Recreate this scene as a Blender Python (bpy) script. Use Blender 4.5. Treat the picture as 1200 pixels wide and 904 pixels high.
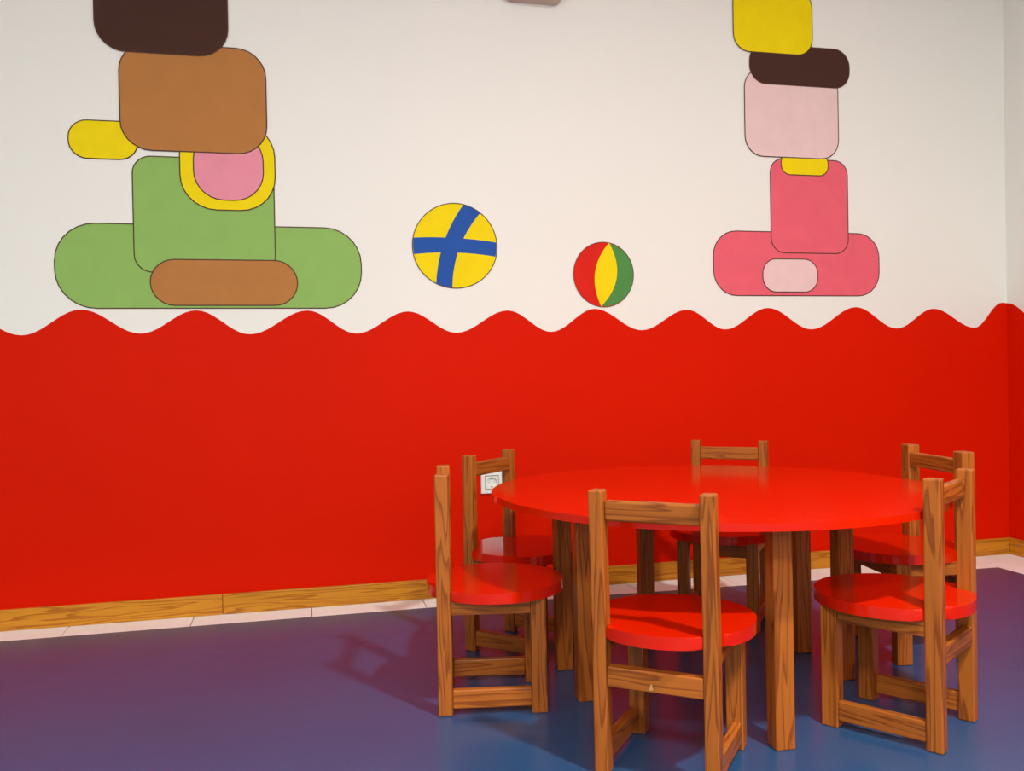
import bpy, bmesh, math, random
from math import sin, cos, pi, radians
from mathutils import Vector, Matrix

for o in list(bpy.data.objects):
    bpy.data.objects.remove(o)
SC = bpy.context.scene
COL = SC.collection

# ------------------------------------------------------------------ camera
F_PX, PITCH, ROLL, YAW, CAM_H, CAM_D = 1045.26, 0.6312, 1.0809, 13.4671, 0.8185, 3.292
pi_, ro_, ya_ = radians(PITCH), radians(ROLL), radians(YAW)
fw = Vector((sin(ya_) * cos(pi_), cos(ya_) * cos(pi_), -sin(pi_)))
rt0 = Vector((cos(ya_), -sin(ya_), 0))
up0 = rt0.cross(fw)
rt = rt0 * cos(ro_) - up0 * sin(ro_)
up = rt0 * sin(ro_) + up0 * cos(ro_)
cd = bpy.data.cameras.new('camera')
cd.sensor_width = 36
cd.lens = F_PX / 1200 * 36
cd.clip_start = 0.02
cam = bpy.data.objects.new('camera', cd)
COL.objects.link(cam)
M = Matrix((rt, up, -fw)).transposed().to_4x4()
M.translation = Vector((0, -CAM_D, CAM_H))
cam.matrix_world = M
SC.camera = cam

# ------------------------------------------------------------------ world, lights, exposure
w = bpy.data.worlds.new('world')
SC.world = w
w.use_nodes = True
w.node_tree.nodes['Background'].inputs[0].default_value = (0.9, 0.95, 1.0, 1)
w.node_tree.nodes['Background'].inputs[1].default_value = 0.15


def area(name, loc, target, size, power, color, shape='DISK', size_y=None):
    ld = bpy.data.lights.new(name, 'AREA')
    ld.shape = shape
    ld.size = size
    if size_y:
        ld.size_y = size_y
    ld.energy = power
    ld.color = color
    lo = bpy.data.objects.new(name, ld)
    COL.objects.link(lo)
    lo.location = loc
    d = Vector(target) - Vector(loc)
    lo.rotation_euler = d.to_track_quat('-Z', 'Y').to_euler()
    return lo


area('main_ceiling_light', (1.27, -2.92, 2.74), (1.27, -2.92, 0), 0.17, 66, (1.0, 0.96, 0.885))
area('rear_overhead_fill', (-0.5, -4.6, 2.74), (-0.5, -4.6, 0), 0.7, 78, (1.0, 0.96, 0.885))  # soft fill added overhead behind the camera to lift the ambient
area('rear_wide_fill', (0.2, -5.9, 1.9), (0.4, 0, 1.9), 3.0, 22, (1.0, 0.965, 0.91), 'RECTANGLE', 1.5)  # broad fill panel added behind the camera, evens out the back wall
area('left_cool_fill', (-2.5, -3.2, 1.5), (1.0, -0.4, 1.4), 1.3, 9, (0.88, 0.99, 1.0), 'RECTANGLE', 1.2)  # cool fill added from the left to brighten that end of the wall

SC.view_settings.view_transform = 'Standard'
SC.view_settings.look = 'None'
SC.view_settings.gamma = 1
SC.view_settings.use_curve_mapping = False
SC.view_settings.exposure = 0.45


# ------------------------------------------------------------------ materials
def s2l(r, g, b):
    f = lambda c: (c / 255 / 12.92) if c <= 10 else ((c / 255 + 0.055) / 1.055) ** 2.4
    return (f(r), f(g), f(b), 1)


def base_mat(name):
    m = bpy.data.materials.new(name)
    m.use_nodes = True
    nt = m.node_tree
    return m, nt, nt.nodes['Principled BSDF']


def N(nt, t, **kw):
    n = nt.nodes.new(t)
    for k, v in kw.items():
        if k.startswith('i_'):
            n.inputs[k[2:].replace('_', ' ')].default_value = v
        else:
            setattr(n, k, v)
    return n


def ramp(nt, fac, stops):
    r = nt.nodes.new('ShaderNodeValToRGB')
    el = r.color_ramp.elements
    while len(el) < len(stops):
        el.new(0.5)
    for e, (p, c) in zip(el, stops):
        e.position = p
        e.color = c
    nt.links.new(fac, r.inputs[0])
    return r


def scale_c(c, k):
    return (c[0] * k, c[1] * k, c[2] * k, 1)


def paint(name, color, rough=0.5, var=0.06, scale=3.0, bump=0.0, bscale=60, spec=0.5, coat=0.0):
    """evenly coloured paint / plastic with slight unevenness"""
    m, nt, b = base_mat(name)
    tc = N(nt, 'ShaderNodeTexCoord')
    no = N(nt, 'ShaderNodeTexNoise', i_Scale=scale, i_Detail=4.0)
    nt.links.new(tc.outputs['Object'], no.inputs['Vector'])
    r = ramp(nt, no.outputs['Fac'], [(0.3, scale_c(color, 1 - var)), (0.7, scale_c(color, 1 + var))])
    nt.links.new(r.outputs[0], b.inputs['Base Color'])
    b.inputs['Roughness'].default_value = rough
    b.inputs['Specular IOR Level'].default_value = spec
    b.inputs['Coat Weight'].default_value = coat
    b.inputs['Coat Roughness'].default_value = 0.08
    if bump:
        n2 = N(nt, 'ShaderNodeTexNoise', i_Scale=bscale, i_Detail=3.0)
        nt.links.new(tc.outputs['Object'], n2.inputs['Vector'])
        bp = N(nt, 'ShaderNodeBump', i_Strength=bump, i_Distance=0.002)
        nt.links.new(n2.outputs['Fac'], bp.inputs['Height'])
        nt.links.new(bp.outputs['Normal'], b.inputs['Normal'])
    return m


def wood(name, axis, light, dark, rough=0.36, ring=9.0):
    """varnished wood with the grain running along one axis"""
    m, nt, b = base_mat(name)
    tc = N(nt, 'ShaderNodeTexCoord')
    oi = N(nt, 'ShaderNodeObjectInfo')
    mul = N(nt, 'ShaderNodeMath', operation='MULTIPLY')
    mul.inputs[1].default_value = 37.0
    nt.links.new(oi.outputs['Random'], mul.inputs[0])
    add = N(nt, 'ShaderNodeVectorMath', operation='ADD')
    nt.links.new(tc.outputs['Object'], add.inputs[0])
    nt.links.new(mul.outputs[0], add.inputs[1])
    mp = N(nt, 'ShaderNodeMapping')
    sc = [1.0, 1.0, 1.0]
    sc['XYZ'.index(axis)] = 0.06
    mp.inputs['Scale'].default_value = sc
    nt.links.new(add.outputs[0], mp.inputs['Vector'])
    # growth rings: contour lines of a stretched noise give the flame figure
    n1 = N(nt, 'ShaderNodeTexNoise', i_Scale=24.0, i_Detail=2.5, i_Distortion=0.2)
    nt.links.new(mp.outputs[0], n1.inputs['Vector'])
    mm = N(nt, 'ShaderNodeMath', operation='MULTIPLY')
    mm.inputs[1].default_value = ring
    nt.links.new(n1.outputs['Fac'], mm.inputs[0])
    fr = N(nt, 'ShaderNodeMath', operation='FRACT')
    nt.links.new(mm.outputs[0], fr.inputs[0])
    # fine pores
    mp2 = N(nt, 'ShaderNodeMapping')
    sc2 = [1.0, 1.0, 1.0]
    sc2['XYZ'.index(axis)] = 0.03
    mp2.inputs['Scale'].default_value = sc2
    nt.links.new(add.outputs[0], mp2.inputs['Vector'])
    n2 = N(nt, 'ShaderNodeTexNoise', i_Scale=260.0, i_Detail=3.0)
    nt.links.new(mp2.outputs[0], n2.inputs['Vector'])
    r1 = ramp(nt, fr.outputs[0], [(0.0, (0.1, 0.1, 0.1, 1)), (0.55, (0.25, 0.25, 0.25, 1)), (0.88, (1, 1, 1, 1)), (1.0, (0.15, 0.15, 0.15, 1))])
    mx = N(nt, 'ShaderNodeMix', data_type='FLOAT')
    mx.inputs['Factor'].default_value = 0.3
    nt.links.new(r1.outputs[0], mx.inputs['A'])
    nt.links.new(n2.outputs['Fac'], mx.inputs['B'])
    r2 = ramp(nt, mx.outputs['Result'], [(0.15, light), (0.75, dark)])
    # board to board tone
    hv = N(nt, 'ShaderNodeHueSaturation')
    mr = N(nt, 'ShaderNodeMapRange')
    mr.inputs['To Min'].default_value = 0.86
    mr.inputs['To Max'].default_value = 1.12
    nt.links.new(oi.outputs['Random'], mr.inputs['Value'])
    nt.links.new(mr.outputs[0], hv.inputs['Value'])
    nt.links.new(r2.outputs[0], hv.inputs['Color'])
    nt.links.new(hv.outputs[0], b.inputs['Base Color'])
    b.inputs['Roughness'].default_value = rough
    b.inputs['Specular IOR Level'].default_value = 0.25
    return m


W_LIGHT, W_DARK = s2l(176, 99, 34), s2l(130, 66, 21)
WOOD = {a: wood('varnished_wood_' + a.lower(), a, W_LIGHT, W_DARK) for a in 'XYZ'}
BOARD = {a: wood('baseboard_wood_' + a.lower(), a, s2l(200, 136, 36), s2l(160, 96, 22), ring=9.0) for a in 'XY'}
RED_WALL = paint('red_wall_paint', s2l(213, 26, 0), 0.5, 0.03, 1.5, 0.05, 40, 0.05)
RED_GLOSS = paint('red_gloss_lacquer', s2l(210, 29, 1), 0.13, 0.04, 5, 0.02, 25, 0.32)
WHITE_WALL = paint('white_wall_paint', s2l(235, 236, 229), 0.6, 0.012, 1.2, 0.06, 70)
TILE = paint('pale_floor_tile', s2l(246, 246, 242), 0.55, 0.02, 6, spec=0.2)
GROUT = paint('grey_grout', s2l(120, 110, 102), 0.9, 0.06, 40)
VINYL = paint('blue_vinyl_flooring', s2l(35, 77, 120), 0.25, 0.06, 2.0, 0.03, 160, 0.6)
CEIL = paint('white_ceiling_paint', s2l(238, 235, 230), 0.8, 0.01, 2)
PLASTIC = paint('white_socket_plastic', s2l(236, 236, 230), 0.3, 0.01, 4)
DARK = paint('dark_socket_gap', s2l(48, 44, 42), 0.6, 0.05, 9)
GREY = paint('grey_pin_hole', s2l(150, 148, 144), 0.6, 0.05, 9)
STEEL = paint('steel', s2l(150, 148, 144), 0.3, 0.02, 9)
STEEL.node_tree.nodes['Principled BSDF'].inputs['Metallic'].default_value = 0.9
FIXTURE = paint('beige_fixture_plastic', s2l(196, 178, 162), 0.4, 0.03, 6)
P = {k: paint('mural_paint_' + k, s2l(*c), 0.6, 0.035, 14, spec=0.1) for k, c in {
    'yellow': (240, 216, 14), 'blue': (40, 86, 168), 'red': (214, 36, 24), 'green': (80, 142, 74),
    'leaf_green': (142, 184, 98), 'brown': (180, 122, 66), 'dark_brown': (72, 46, 38), 'pink': (230, 146, 164),
    'rose': (230, 100, 116), 'pale_pink': (232, 202, 200), 'outline': (84, 62, 48)}.items()}


# ------------------------------------------------------------------ mesh helpers
def link(name, me, mat, parent=None, loc=None, label=None):
    o = bpy.data.objects.new(name, me)
    COL.objects.link(o)
    if mat and not me.materials:
        me.materials.append(mat)
    if parent:
        o.parent = parent
    if loc is not None:
        o.location = loc
    if label:
        o['label'] = label
    return o


def bm_mesh(bm, name, smooth=False):
    bmesh.ops.recalc_face_normals(bm, faces=bm.faces)
    me = bpy.data.meshes.new(name)
    bm.to_mesh(me)
    bm.free()
    if smooth:
        for p in me.polygons:
            p.use_smooth = True
    return me


def box_bm(x0, x1, y0, y1, z0, z1, bev=0.0, seg=2):
    bm = bmesh.new()
    r = bmesh.ops.create_cube(bm, size=1)
    for v in r['verts']:
        v.co = Vector(((x0 + x1) / 2 + v.co.x * (x1 - x0), (y0 + y1) / 2 + v.co.y * (y1 - y0), (z0 + z1) / 2 + v.co.z * (z1 - z0)))
    if bev:
        bmesh.ops.bevel(bm, geom=list(bm.edges), offset=bev, segments=seg, profile=0.5, affect='EDGES')
    return bm


def box(name, x0, x1, y0, y1, z0, z1, mat, parent=None, bev=0.0, seg=2, label=None):
    return link(name, bm_mesh(box_bm(x0, x1, y0, y1, z0, z1, bev, seg), name), mat, parent, label=label)


def prism_bm(pts, z0, z1, bev=0.0, seg=3):
    bm = bmesh.new()
    lo = [bm.verts.new((x, y, z0)) for x, y in pts]
    hi = [bm.verts.new((x, y, z1)) for x, y in pts]
    n = len(pts)
    bm.faces.new(lo[::-1])
    bm.faces.new(hi)
    for i in range(n):
        bm.faces.new((lo[i], lo[(i + 1) % n], hi[(i + 1) % n], hi[i]))
    if bev:
        es = [e for e in bm.edges if abs(e.verts[0].co.z - e.verts[1].co.z) < 1e-6]
        bmesh.ops.bevel(bm, geom=es, offset=bev, segments=seg, profile=0.5, affect='EDGES')
    return bm


def auto_smooth(me, ang=35):
    """smooth faces, sharp edges above an angle"""
    bm = bmesh.new()
    bm.from_mesh(me)
    for f in bm.faces:
        f.smooth = True
    for e in bm.edges:
        if len(e.link_faces) == 2:
            e.smooth = e.calc_face_angle(0) < radians(ang)
    bm.to_mesh(me)
    bm.free()


def empty(name, loc, rz=0.0):
    o = bpy.data.objects.new(name, None)
    COL.objects.link(o)
    o.location = loc
    o.rotation_euler = (0, 0, rz)
    o.empty_display_size = 0.05
    return o


def tag(o, label=None, cat=None, group=None, kind=None):
    if label: o['label'] = label
    if cat: o['category'] = cat
    if group: o['group'] = group
    if kind: o['kind'] = kind
    return o


# ------------------------------------------------------------------ room shell
XL, XR, YF, ZC = -2.6, 3.02, -6.0, 2.8
wall_back = tag(box('wall_back', XL - .1, XR + .1, 0, .1, -.05, ZC, WHITE_WALL), 'white wall with a wavy red lower half and painted motifs behind the table', kind='structure')
wall_right = tag(box('wall_right', XR, XR + .1, YF, 0, -.05, ZC, WHITE_WALL), 'white wall with red lower half at the right edge past the corner', kind='structure')
wall_left = tag(box('wall_left', XL - .1, XL, YF, 0, -.05, ZC, WHITE_WALL), 'white side wall outside the left of the picture', kind='structure')
wall_front = tag(box('wall_front', XL - .1, XR + .1, YF - .1, YF, -.05, ZC, WHITE_WALL), 'white wall behind the camera', kind='structure')
ceiling = tag(box('ceiling', XL - .1, XR + .1, YF - .1, .1, ZC, ZC + .1, CEIL), 'white ceiling above the room', kind='structure')
floor = tag(box('floor', XL - .1, XR + .1, YF - .1, .1, -.06, -.006, GROUT), 'blue vinyl floor with a border of pale tiles along the walls', kind='structure')

# wavy red dado: measured crests and troughs along the back wall (x, z)
ext = [(-2.66, 1.07), (-2.45, .985), (-2.26, 1.07), (-2.07, .985), (-1.88, 1.07), (-1.69, .985), (-1.48, 1.07), (-1.29, .985),
       (-1.09, 1.072), (-.899, .985), (-.713, 1.071), (-.525, .988), (-.342, 1.068), (-.163, .983), (.037, 1.067), (.21, .983), (.399, 1.063),
       (.579, .983), (.777, 1.066), (.947, .984), (1.124, 1.072), (1.317, .988), (1.51, 1.068), (1.675, .989), (1.866, 1.075),
       (2.063, .987), (2.272, 1.078), (2.467, .988), (2.648, 1.071), (2.853, .989), (2.995, 1.097), (3.02, 1.095)]


def wave(ext, n=10):
    pts = []
    for (x0, z0), (x1, z1) in zip(ext, ext[1:]):
        for i in range(n):
            t = i / n
            pts.append((x0 + (x1 - x0) * t, z0 + (z1 - z0) * (1 - cos(pi * t)) / 2))
    pts.append(ext[-1])
    return pts


def wall_film(name, pts, y, mat, parent, label=None):
    """a coat of paint on the back wall: (x, z) outline, y a hair in front of the wall"""
    me = bpy.data.meshes.new(name)
    me.from_pydata([(x, y, z) for x, z in pts], [], [list(range(len(pts)))])
    me.update()
    if me.polygons[0].normal.y > 0:
        me.flip_normals()
    return link(name, me, mat, parent, label=label)


top = wave([e for e in ext if e[0] >= XL - .07])
wall_film('painted_dado', top + [(XR, 0.0), (top[0][0], 0.0)], -.0006, RED_WALL, wall_back, 'red painted lower wall with a wavy top edge')
ext_r = [(0.0, 1.095), (-.2, .99), (-.4, 1.075)]
while ext_r[-1][0] > YF:
    ext_r.append((ext_r[-1][0] - .195, .988 if len(ext_r) % 2 else 1.072))
tr = wave(ext_r)
me = bpy.data.meshes.new('painted_dado')
pts = tr + [(tr[-1][0], 0), (0, 0)]
me.from_pydata([(XR - .0006, y, z) for y, z in pts], [], [list(range(len(pts)))])
link('painted_dado', me, RED_WALL, wall_right, label='red painted lower part of the right wall')

# floor tiles (0.40 m) along the back and the right wall
tile_me = bm_mesh(box_bm(-.1985, .1985, -.1985, .1985, -.010, -.0025, .0008, 1), 'tile')
J0 = .0293                                                     # a joint measured in the photograph
k = 0
for i in range(-7, 8):
    xc = J0 + .4 * i + .2
    if xc - .2 < XR and xc + .2 > XL:
        x0, x1 = max(xc - .2, XL), min(xc + .2, XR)
        if x1 - x0 > .39:
            link('tile', tile_me, TILE, floor, (xc, -.2, 0))
        else:
            box('tile', x0 + .0015, x1 - .0015, -.3985, -.0015, -.010, -.0025, TILE, floor, .0008, 1)
for j in range(1, 8):
    x1 = XR
    link('tile', tile_me, TILE, floor, (2.63, -.2 - .4 * j, 0))
    box('tile', 2.8315, XR - .0015, -.3985 - .4 * j, -.0015 - .4 * j, -.010, -.0025, TILE, floor, .0008, 1)

# vinyl sheet
vp = [(XL + .02, -.140), (.45, -.148), (2.66, -.221), (2.757, -.224), (2.75, YF + .02), (XL + .02, YF + .02)]
link('vinyl_sheet', bm_mesh(prism_bm(vp[::-1], -.0025, 0.0), 'vinyl_sheet'), VINYL, floor, label='blue vinyl sheet covering the middle of the floor')

# baseboards
bb = tag(empty('baseboard_back', (0, 0, 0)), 'honey coloured wooden baseboard under the red back wall', kind='structure')
for x0, x1 in ((XL, -.2755), (-.274, 1.9), (1.9015, XR - .0005)):
    box('board', x0, x1, -.013, -.0008, -.0025, .069, BOARD['X'], bb, .002, 2)
br = tag(empty('baseboard_right', (0, 0, 0)), 'wooden baseboard of the right wall past the corner', kind='structure')
box('board', XR - .013, XR - .0008, -2.6, -.0135, -.0025, .069, BOARD['Y'], br, .002, 2)
box('board', XR - .013, XR - .0008, YF + .01, -2.6015, -.0025, .069, BOARD['Y'], br, .002, 2)
bm = bmesh.new()
bmesh.ops.create_uvsphere(bm, u_segments=10, v_segments=6, radius=.005)
bmesh.ops.scale(bm, vec=(.5, 1, 1), verts=bm.verts)
link('screw_head', bm_mesh(bm, 'screw_head', True), STEEL, br, (XR - .0135, -.065, .045), 'small bright screw head')


# ------------------------------------------------------------------ mural paint
def circle(cx, cz, rx, rz, n=56, wob=0.0, seed=0):
    rnd = random.Random(seed)
    a1, a2 = rnd.uniform(0, 6), rnd.uniform(0, 6)
    out = []
    for i in range(n):
        t = 2 * pi * i / n
        k = 1 + wob * (sin(2 * t + a1) + .6 * sin(3 * t + a2))
        out.append((cx + rx * k * cos(t), cz + rz * k * sin(t)))
    return out


def ring_film(name, outer, inner, y, mat, parent, label=None):
    n = len(outer)
    me = bpy.data.meshes.new(name)
    me.from_pydata([(x, y, z) for x, z in outer + inner], [], [(i, (i + 1) % n, n + (i + 1) % n, n + i) for i in range(n)])
    me.update()
    if me.polygons[0].normal.y > 0:
        me.flip_normals()
    return link(name, me, mat, parent, label=label)


def grow(pts, d):
    """offset an outline outwards (d > 0) or inwards"""
    n = len(pts)
    A = sum(pts[i][0] * pts[(i + 1) % n][1] - pts[(i + 1) % n][0] * pts[i][1] for i in range(n))
    s = 1 if A > 0 else -1
    out = []
    for i in range(n):
        (ax, az), (bx, bz) = pts[i - 1], pts[(i + 1) % n]
        tx, tz = bx - ax, bz - az
        l = math.hypot(tx, tz) or 1
        out.append((pts[i][0] + s * d * tz / l, pts[i][1] - s * d * tx / l))
    return out


def arc_pts(p0, p1, bulge, n=12):
    """curve from p0 to p1 bowed sideways"""
    (x0, z0), (x1, z1) = p0, p1
    nx, nz = -(z1 - z0), (x1 - x0)
    return [(x0 + (x1 - x0) * t + nx * bulge * 4 * t * (1 - t), z0 + (z1 - z0) * t + nz * bulge * 4 * t * (1 - t)) for t in [i / n for i in range(n + 1)]]


# large ball: yellow with a blue cross
C0, R0 = (.580, 1.307), .158
disc = circle(C0[0], C0[1], R0, R0, 64, .006, 3)
big = wall_film('painted_ball', disc, -.0010, P['yellow'], wall_back, 'yellow ball with a blue cross painted on the white wall')


def on(c, r, deg):
    return (c[0] + r * cos(radians(deg)), c[1] + r * sin(radians(deg)))


def rim(c, r, d0, d1, n=6):
    return [on(c, r, d0 + (d1 - d0) * i / n) for i in range(n + 1)]


rr = R0 * .998
# horizontal band
b1 = arc_pts(on(C0, rr, 169.5), on(C0, rr, 5.6), .025) + rim(C0, rr, 5.6, -14) + arc_pts(on(C0, rr, -14), on(C0, rr, 192), -.035) + rim(C0, rr, 192, 169.5)
wall_film('stripe', b1, -.0014, P['blue'], big, 'blue stripe across the yellow ball')
b2 = arc_pts(on(C0, rr, 242), on(C0, rr, 77.7), .072) + rim(C0, rr, 77.7, 52) + arc_pts(on(C0, rr, 52), on(C0, rr, 265), -.09) + rim(C0, rr, 265, 242)
wall_film('stripe', b2, -.0018, P['blue'], big, 'blue stripe leaning upward over the yellow ball')
ring_film('outline', grow(disc, .0028), grow(disc, -.0004), -.0022, P['outline'], big, 'thin dark outline')
# small ball: red, yellow, green
C1, R1 = (1.163, 1.205), .122
disc = circle(C1[0], C1[1], R1, R1 * 1.03, 64, .003, 8)
small = wall_film('painted_ball', disc, -.0010, P['red'], wall_back, 'small red, yellow and green ball painted above the wavy edge')
T, B = (1.187, 1.329), (1.150, 1.081)
wall_film('stripe', arc_pts(T, B, -.167, 16) + arc_pts(B, T, -.195, 16)[1:-1], -.0018, P['yellow'], small, 'yellow middle stripe')
gseg = arc_pts(B, T, -.195, 16) + [on((C1[0], C1[1]), R1 * 1.012, d) for d in range(76, -93, -8)]
wall_film('stripe', gseg, -.0014, P['green'], small, 'green right-hand stripe')
ring_film('outline', grow(disc, .002), grow(disc, -.0004), -.0022, P['outline'], small, 'thin dark outline')


def rounded(x0, x1, z0, z1, r, n=7):
    r = min(r, (x1 - x0) / 2 - 1e-4, (z1 - z0) / 2 - 1e-4)
    out = []
    for cx, cz, a in ((x1 - r, z1 - r, 0), (x0 + r, z1 - r, 90), (x0 + r, z0 + r, 180), (x1 - r, z0 + r, 270)):
        for i in range(n + 1):
            t = radians(a + 90 * i / n)
            out.append((cx + r * cos(t), cz + r * sin(t)))
    return out


def block_stack(label, rows):
    """a plain painted stack of rounded blocks (rows painted one over another)"""
    y = -.0010
    root = None
    for x0, x1, z0, z1, r, col in rows:
        out = rounded(x0, x1, z0, z1, r)
        if root is None:
            root = wall_film('painted_block_stack', out, y, P[col], wall_back, label)
        else:
            wall_film('painted_block', out, y, P[col], root, col.replace('_', ' ') + ' painted block')
        ring_film('outline', grow(out, .002), grow(out, -.002), y - .0002, P['outline'], root)
        y -= .0004


# plain stand-ins of about the size and colours of the two painted figures
block_stack('tall stack of plain green, brown and yellow blocks painted on the left of the wall', [
    (-.792, .232, 1.075, 1.365, .13, 'leaf_green'),
    (-.540, -.070, 1.200, 1.600, .06, 'leaf_green'),
    (-.490, .005, 1.085, 1.245, .08, 'brown'),
    (-.740, -.520, 1.585, 1.715, .06, 'yellow'),
    (-.385, -.065, 1.420, 1.730, .12, 'yellow'),
    (-.340, -.105, 1.455, 1.695, .10, 'pink'),
    (-.575, -.090, 1.620, 1.990, .10, 'brown'),
    (-.650, -.215, 1.955, 2.40, .10, 'dark_brown'),
])
block_stack('stack of plain rose, pale pink and yellow blocks painted on the right of the wall', [
    (1.628, 2.385, 1.125, 1.385, .10, 'rose'),
    (1.885, 2.240, 1.300, 1.685, .06, 'rose'),
    (1.845, 2.095, 1.140, 1.275, .06, 'pale_pink'),
    (1.935, 2.150, 1.620, 1.710, .04, 'yellow'),
    (1.775, 2.200, 1.690, 2.045, .08, 'pale_pink'),
    (1.800, 2.255, 1.985, 2.145, .07, 'dark_brown'),
    (1.730, 2.085, 2.110, 2.375, .07, 'yellow'),
])

# ------------------------------------------------------------------ wall socket
SX, SZ = .701, .4175
so = tag(empty('wall_socket', (SX, -.0006, SZ)), 'white square power socket on the red wall behind the left chairs', 'socket')


def frame_bm(ho, hi, y0, y1, bev=.0015):
    """square frame in the x-z plane, front at y1 (towards the room)"""
    bm = bmesh.new()
    vo0 = [bm.verts.new((sx * ho, y0, sz * ho)) for sx, sz in ((-1, -1), (1, -1), (1, 1), (-1, 1))]
    vo1 = [bm.verts.new((sx * (ho - bev), y1, sz * (ho - bev))) for sx, sz in ((-1, -1), (1, -1), (1, 1), (-1, 1))]
    vom = [bm.verts.new((sx * ho, y1 + bev, sz * ho)) for sx, sz in ((-1, -1), (1, -1), (1, 1), (-1, 1))]
    vi1 = [bm.verts.new((sx * hi, y1, sz * hi)) for sx, sz in ((-1, -1), (1, -1), (1, 1), (-1, 1))]
    vi0 = [bm.verts.new((sx * hi, y0, sz * hi)) for sx, sz in ((-1, -1), (1, -1), (1, 1), (-1, 1))]
    for a, b in ((vo0, vom), (vom, vo1), (vo1, vi1), (vi1, vi0), (vi0, vo0)):
        for i in range(4):
            bm.faces.new((a[i], a[(i + 1) % 4], b[(i + 1) % 4], b[i]))
    return bm


link('cover_frame', bm_mesh(frame_bm(.041, .0265, 0, -.011), 'cover_frame'), PLASTIC, so)
box('backing', -.0264, .0264, -.0015, 0, -.0264, .0264, DARK, so, label='dark gap around the insert')
bm = bmesh.new()                                            # insert: square front with a round well
n = 32
sq = []
for i in range(n):
    t = 2 * pi * i / n
    c, s = cos(t), sin(t)
    q = .0238 / max(abs(c), abs(s))
    sq.append((c * q, s * q))
lv = [[bm.verts.new((x, -.0016, z)) for x, z in sq], [bm.verts.new((x, -.0118, z)) for x, z in sq],
      [bm.verts.new((.0196 * cos(2 * pi * i / n), -.0118, .0196 * sin(2 * pi * i / n))) for i in range(n)],
      [bm.verts.new((.0190 * cos(2 * pi * i / n), -.0030, .0190 * sin(2 * pi * i / n))) for i in range(n)]]
for a, b in zip(lv, lv[1:]):
    for i in range(n):
        bm.faces.new((a[i], a[(i + 1) % n], b[(i + 1) % n], b[i]))
bm.faces.new(lv[3])
link('socket_insert', bm_mesh(bm, 'socket_insert'), PLASTIC, so)
for sx in (-1, 1):
    bm = bmesh.new()
    bmesh.ops.create_cone(bm, cap_ends=True, segments=12, radius1=.0018, radius2=.0018, depth=.0006)
    bmesh.ops.rotate(bm, verts=bm.verts, matrix=Matrix.Rotation(pi / 2, 3, 'X'))
    link('pin_hole', bm_mesh(bm, 'pin_hole'), GREY, so, (sx * .0095, -.0034, 0), 'grey pin hole')
    box('earth_clip', -.003, .003, -.0105, -.0032, sx * .0158 - .0016, sx * .0158 + .0016, STEEL, so, .0004, 1, 'metal earth clip')

# fixture whose lower rim shows at the top edge
fx = tag(empty('wall_fixture', (.893, -.0006, 2.232)), 'beige fixture high on the wall, only its lower rim showing at the top edge', 'fixture')
bm = prism_bm(rounded(-.118, .118, 0, .16, .035), 0, .055, .008, 3)
bmesh.ops.rotate(bm, verts=bm.verts, matrix=Matrix.Rotation(pi / 2, 3, 'X'))
link('housing', bm_mesh(bm, 'housing'), FIXTURE, fx)
bm = prism_bm(rounded(-.100, .100, .016, .144, .028), .0552, .066, .005, 3)
bmesh.ops.rotate(bm, verts=bm.verts, matrix=Matrix.Rotation(pi / 2, 3, 'X'))
link('cover', bm_mesh(bm, 'cover'), PLASTIC, fx, label='paler front cover')

# ------------------------------------------------------------------ half-round tables
TC, TYAW, TA, TB, TH, TT = (1.055, -1.105), radians(-3.4), .577, .581, .511, .017
LEG = .0225


def half_table(label, near, legs, dx):
    root = empty('half_round_table', (TC[0] + dx, TC[1], 0), TYAW)
    tag(root, label, 'table', 'half-round tables pushed together')
    s = -1 if near else 1
    g = .0007
    pts = [(TA * cos(pi * i / 64), s * (g + TB * sin(pi * i / 64))) for i in range(65)]
    if near:
        pts = pts[::-1]
    bm = prism_bm(pts, TH - TT, TH)
    es = [e for e in bm.edges if abs(e.verts[0].co.z - e.verts[1].co.z) < 1e-6 and (e.verts[0].co - e.verts[1].co).length < .1]
    bmesh.ops.bevel(bm, geom=es, offset=.004, segments=3, profile=0.5, affect='EDGES')
    me = bm_mesh(bm, 'tabletop')
    auto_smooth(me)
    link('tabletop', me, RED_GLOSS, root)
    for (x, y) in legs:
        d = Vector((x - root.location.x, y - root.location.y, 0))
        d.rotate(Matrix.Rotation(-TYAW, 3, 'Z'))
        box('leg', d.x - LEG, d.x + LEG, d.y - LEG, d.y + LEG, 0, TH - TT, WOOD['Z'], root, .003, 2)
    return root


half_table('near half of the round red table, with the seam along its far edge', True, [(.688, -1.152), (1.391, -1.200), (1.006, -1.545)], .010)
half_table('far half of the round red table, the one nearer the wall', False, [(.705, -.908), (1.410, -.965), (1.075, -.600)], 0)

# ------------------------------------------------------------------ chairs
H, ZS, ST = .583, .305, .026


def seat_outline(W, PA, PB, R, SV):
    """round seat notched around the two back posts (u right, v forward)"""
    g = .0004
    ui, vf = W / 2 - PA - g, PB + g
    a_in = math.asin(ui / R)                                  # where the disc meets the inner face of a post (rear side)
    a0 = math.asin((vf - SV) / R)                             # where it leaves along the post's front face
    pts = []
    n = 14
    for i in range(n + 1):                                    # rear arc between the posts
        t = -a_in + 2 * a_in * i / n
        pts.append((R * sin(t), SV - R * cos(t)))
    pts.append((ui, vf))
    n = 56
    for i in range(n + 1):
        t = a0 + (pi - 2 * a0) * i / n
        pts.append((R * cos(t), SV + R * sin(t)))
    pts.append((-ui, vf))
    return pts


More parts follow.
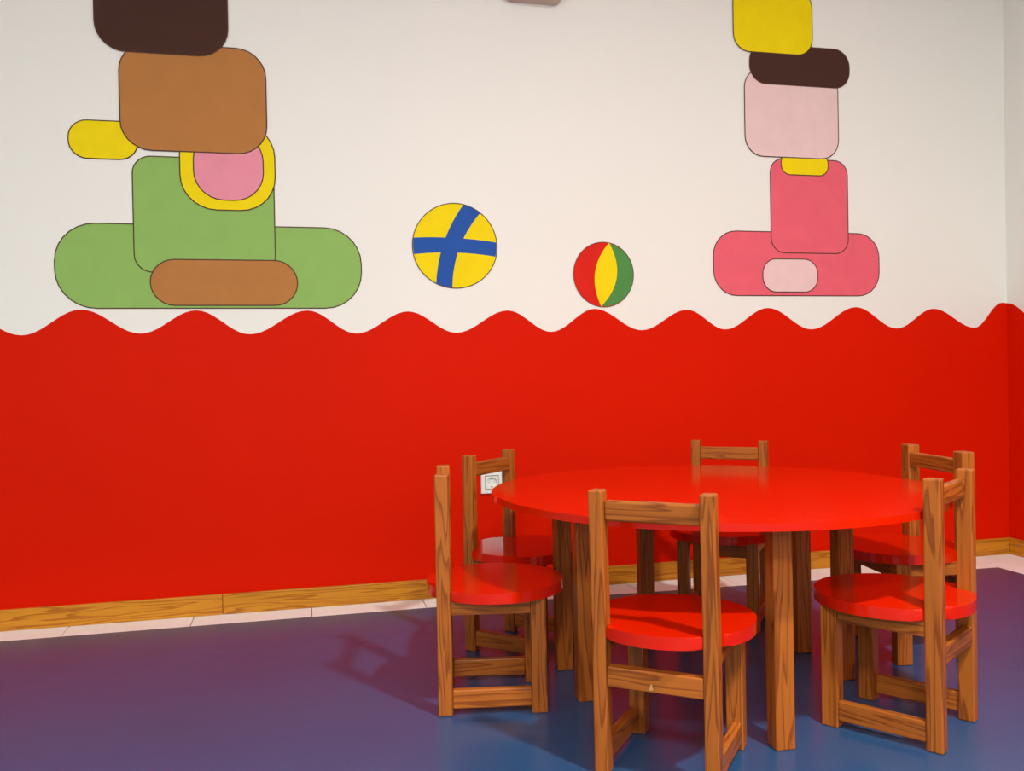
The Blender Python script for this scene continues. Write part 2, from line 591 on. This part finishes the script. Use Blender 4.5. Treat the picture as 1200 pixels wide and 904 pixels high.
def make_chair(W=.2545, PA=.0275, PB=.0350, DP=.2645, FA=.037, FB=.038, R=.1735, SV=.1455, rake=0.0, stretchers=True):
    """one hand-made chair: W outer width, PA x PB back posts, FA x FB front legs, R seat radius"""
    r = empty('wooden_chair', (0, 0, 0))
    me = bm_mesh(prism_bm(seat_outline(W, PA, PB, R, SV), ZS - ST, ZS, .004, 3), 'seat')
    auto_smooth(me)
    link('seat', me, RED_GLOSS, r, label='round red lacquered seat')

    def lean(bm):
        for v in bm.verts:                                    # the back leans a little over the seat height
            v.co.y -= rake * max(0, v.co.z - ZS) / (H - ZS)
        return bm
    for s in (-1, 1):
        u0, u1 = sorted((s * W / 2, s * (W / 2 - PA)))
        bm = box_bm(u0, u1, 0, PB, 0, H, .0035, 2)
        bmesh.ops.bisect_plane(bm, geom=list(bm.verts) + list(bm.edges) + list(bm.faces), plane_co=(0, 0, ZS), plane_no=(0, 0, 1))
        link('back_post', bm_mesh(lean(bm), 'back_post'), WOOD['Z'], r)
        u0, u1 = sorted((s * W / 2, s * (W / 2 - FA)))
        box('front_leg', u0, u1, DP - FB, DP, 0, ZS - ST - .0003, WOOD['Z'], r, .003, 2)
        u0, u1 = sorted((s * (W / 2 - .003), s * (W / 2 - .023)))
        box('seat_rail', u0, u1, PB + .0002, DP - FB - .0002, .243, ZS - ST - .0003, WOOD['Y'], r, .002, 2)
        if stretchers:
            box('side_stretcher', u0, u1, PB + .0002, DP - FB - .0002, .017, .062, WOOD['Y'], r, .003, 2)
    if not stretchers:
        ul = W / 2 - FA - .0002
        box('front_rail', -ul, ul, DP - .024, DP - .004, .236, ZS - ST - .0003, WOOD['X'], r, .002, 2)
    ui = W / 2 - PA - .0002
    link('top_rail', bm_mesh(lean(box_bm(-ui, ui, PB - .0225, PB - .0015, .519, .561, .004, 2)), 'top_rail'), WOOD['X'], r)
    box('lower_rail', -ui, ui, .002, .026, .182, .224, WOOD['X'], r, .003, 2)
    return r


spots = [
    (.6731, -1.6402, 39.06, 'small wooden chair nearest the camera, seen from behind in front of the table', dict(W=.258, PA=.030, PB=.0345, rake=.012)),
    (.3336, -1.0448, 100.08, 'small wooden chair seen side-on at the left end of the table', dict()),
    (.5567, -.5798, 134.09, 'small wooden chair in front of the wall socket, behind the side-on chair', dict(PB=.036)),
    (1.4405, -.4833, 217.59, 'small wooden chair on the far side of the table facing the camera', dict(W=.2565, PA=.030)),
    (1.4122, -1.6088, -34.14, 'small wooden chair at the right near side, its back turned half away', dict(W=.257, PA=.030, PB=.036)),
    (1.8362, -1.0347, -82.58, 'wooden chair with thicker posts at the right end of the table, nearest the wall corner',
     dict(W=.316, PA=.045, PB=.037, DP=.2326, FA=.034, FB=.045, stretchers=False)),
]
chairs = []
for x, y, t, lab, dims in spots:
    c = make_chair(**dims)
    c.location = (x, y, 0)
    c.rotation_euler = (0, 0, -radians(t))
    tag(c, lab, 'chair', 'wooden chairs around the round red table')
    chairs.append(c)

# pale chipped spot on the lower rail of the nearest chair
rail = [o for o in chairs[0].children if o.name.startswith('lower_rail')][0]
me = bpy.data.meshes.new('chipped_spot')
me.from_pydata([(x, .0018, z) for x, z in ((-.011, .1875), (-.006, .186), (-.001, .1885), (-.0035, .192), (-.0035, .197), (-.0055, .200), (-.0075, .197), (-.0085, .192))], [], [tuple(range(8))])
link('chipped_spot', me, paint('bare_wood', s2l(206, 160, 108), .7, .05, 60), rail, label='pale chipped spot')

# crumb on the floor
bm = bmesh.new()
bmesh.ops.create_icosphere(bm, subdivisions=1, radius=.0026)
cr = link('crumb', bm_mesh(bm, 'crumb'), paint('pale_crumb', s2l(226, 205, 180), .8, .05, 60), None, (.990, -1.555, .0021))
tag(cr, 'tiny pale crumb on the blue floor beside the nearest table leg', 'crumb')
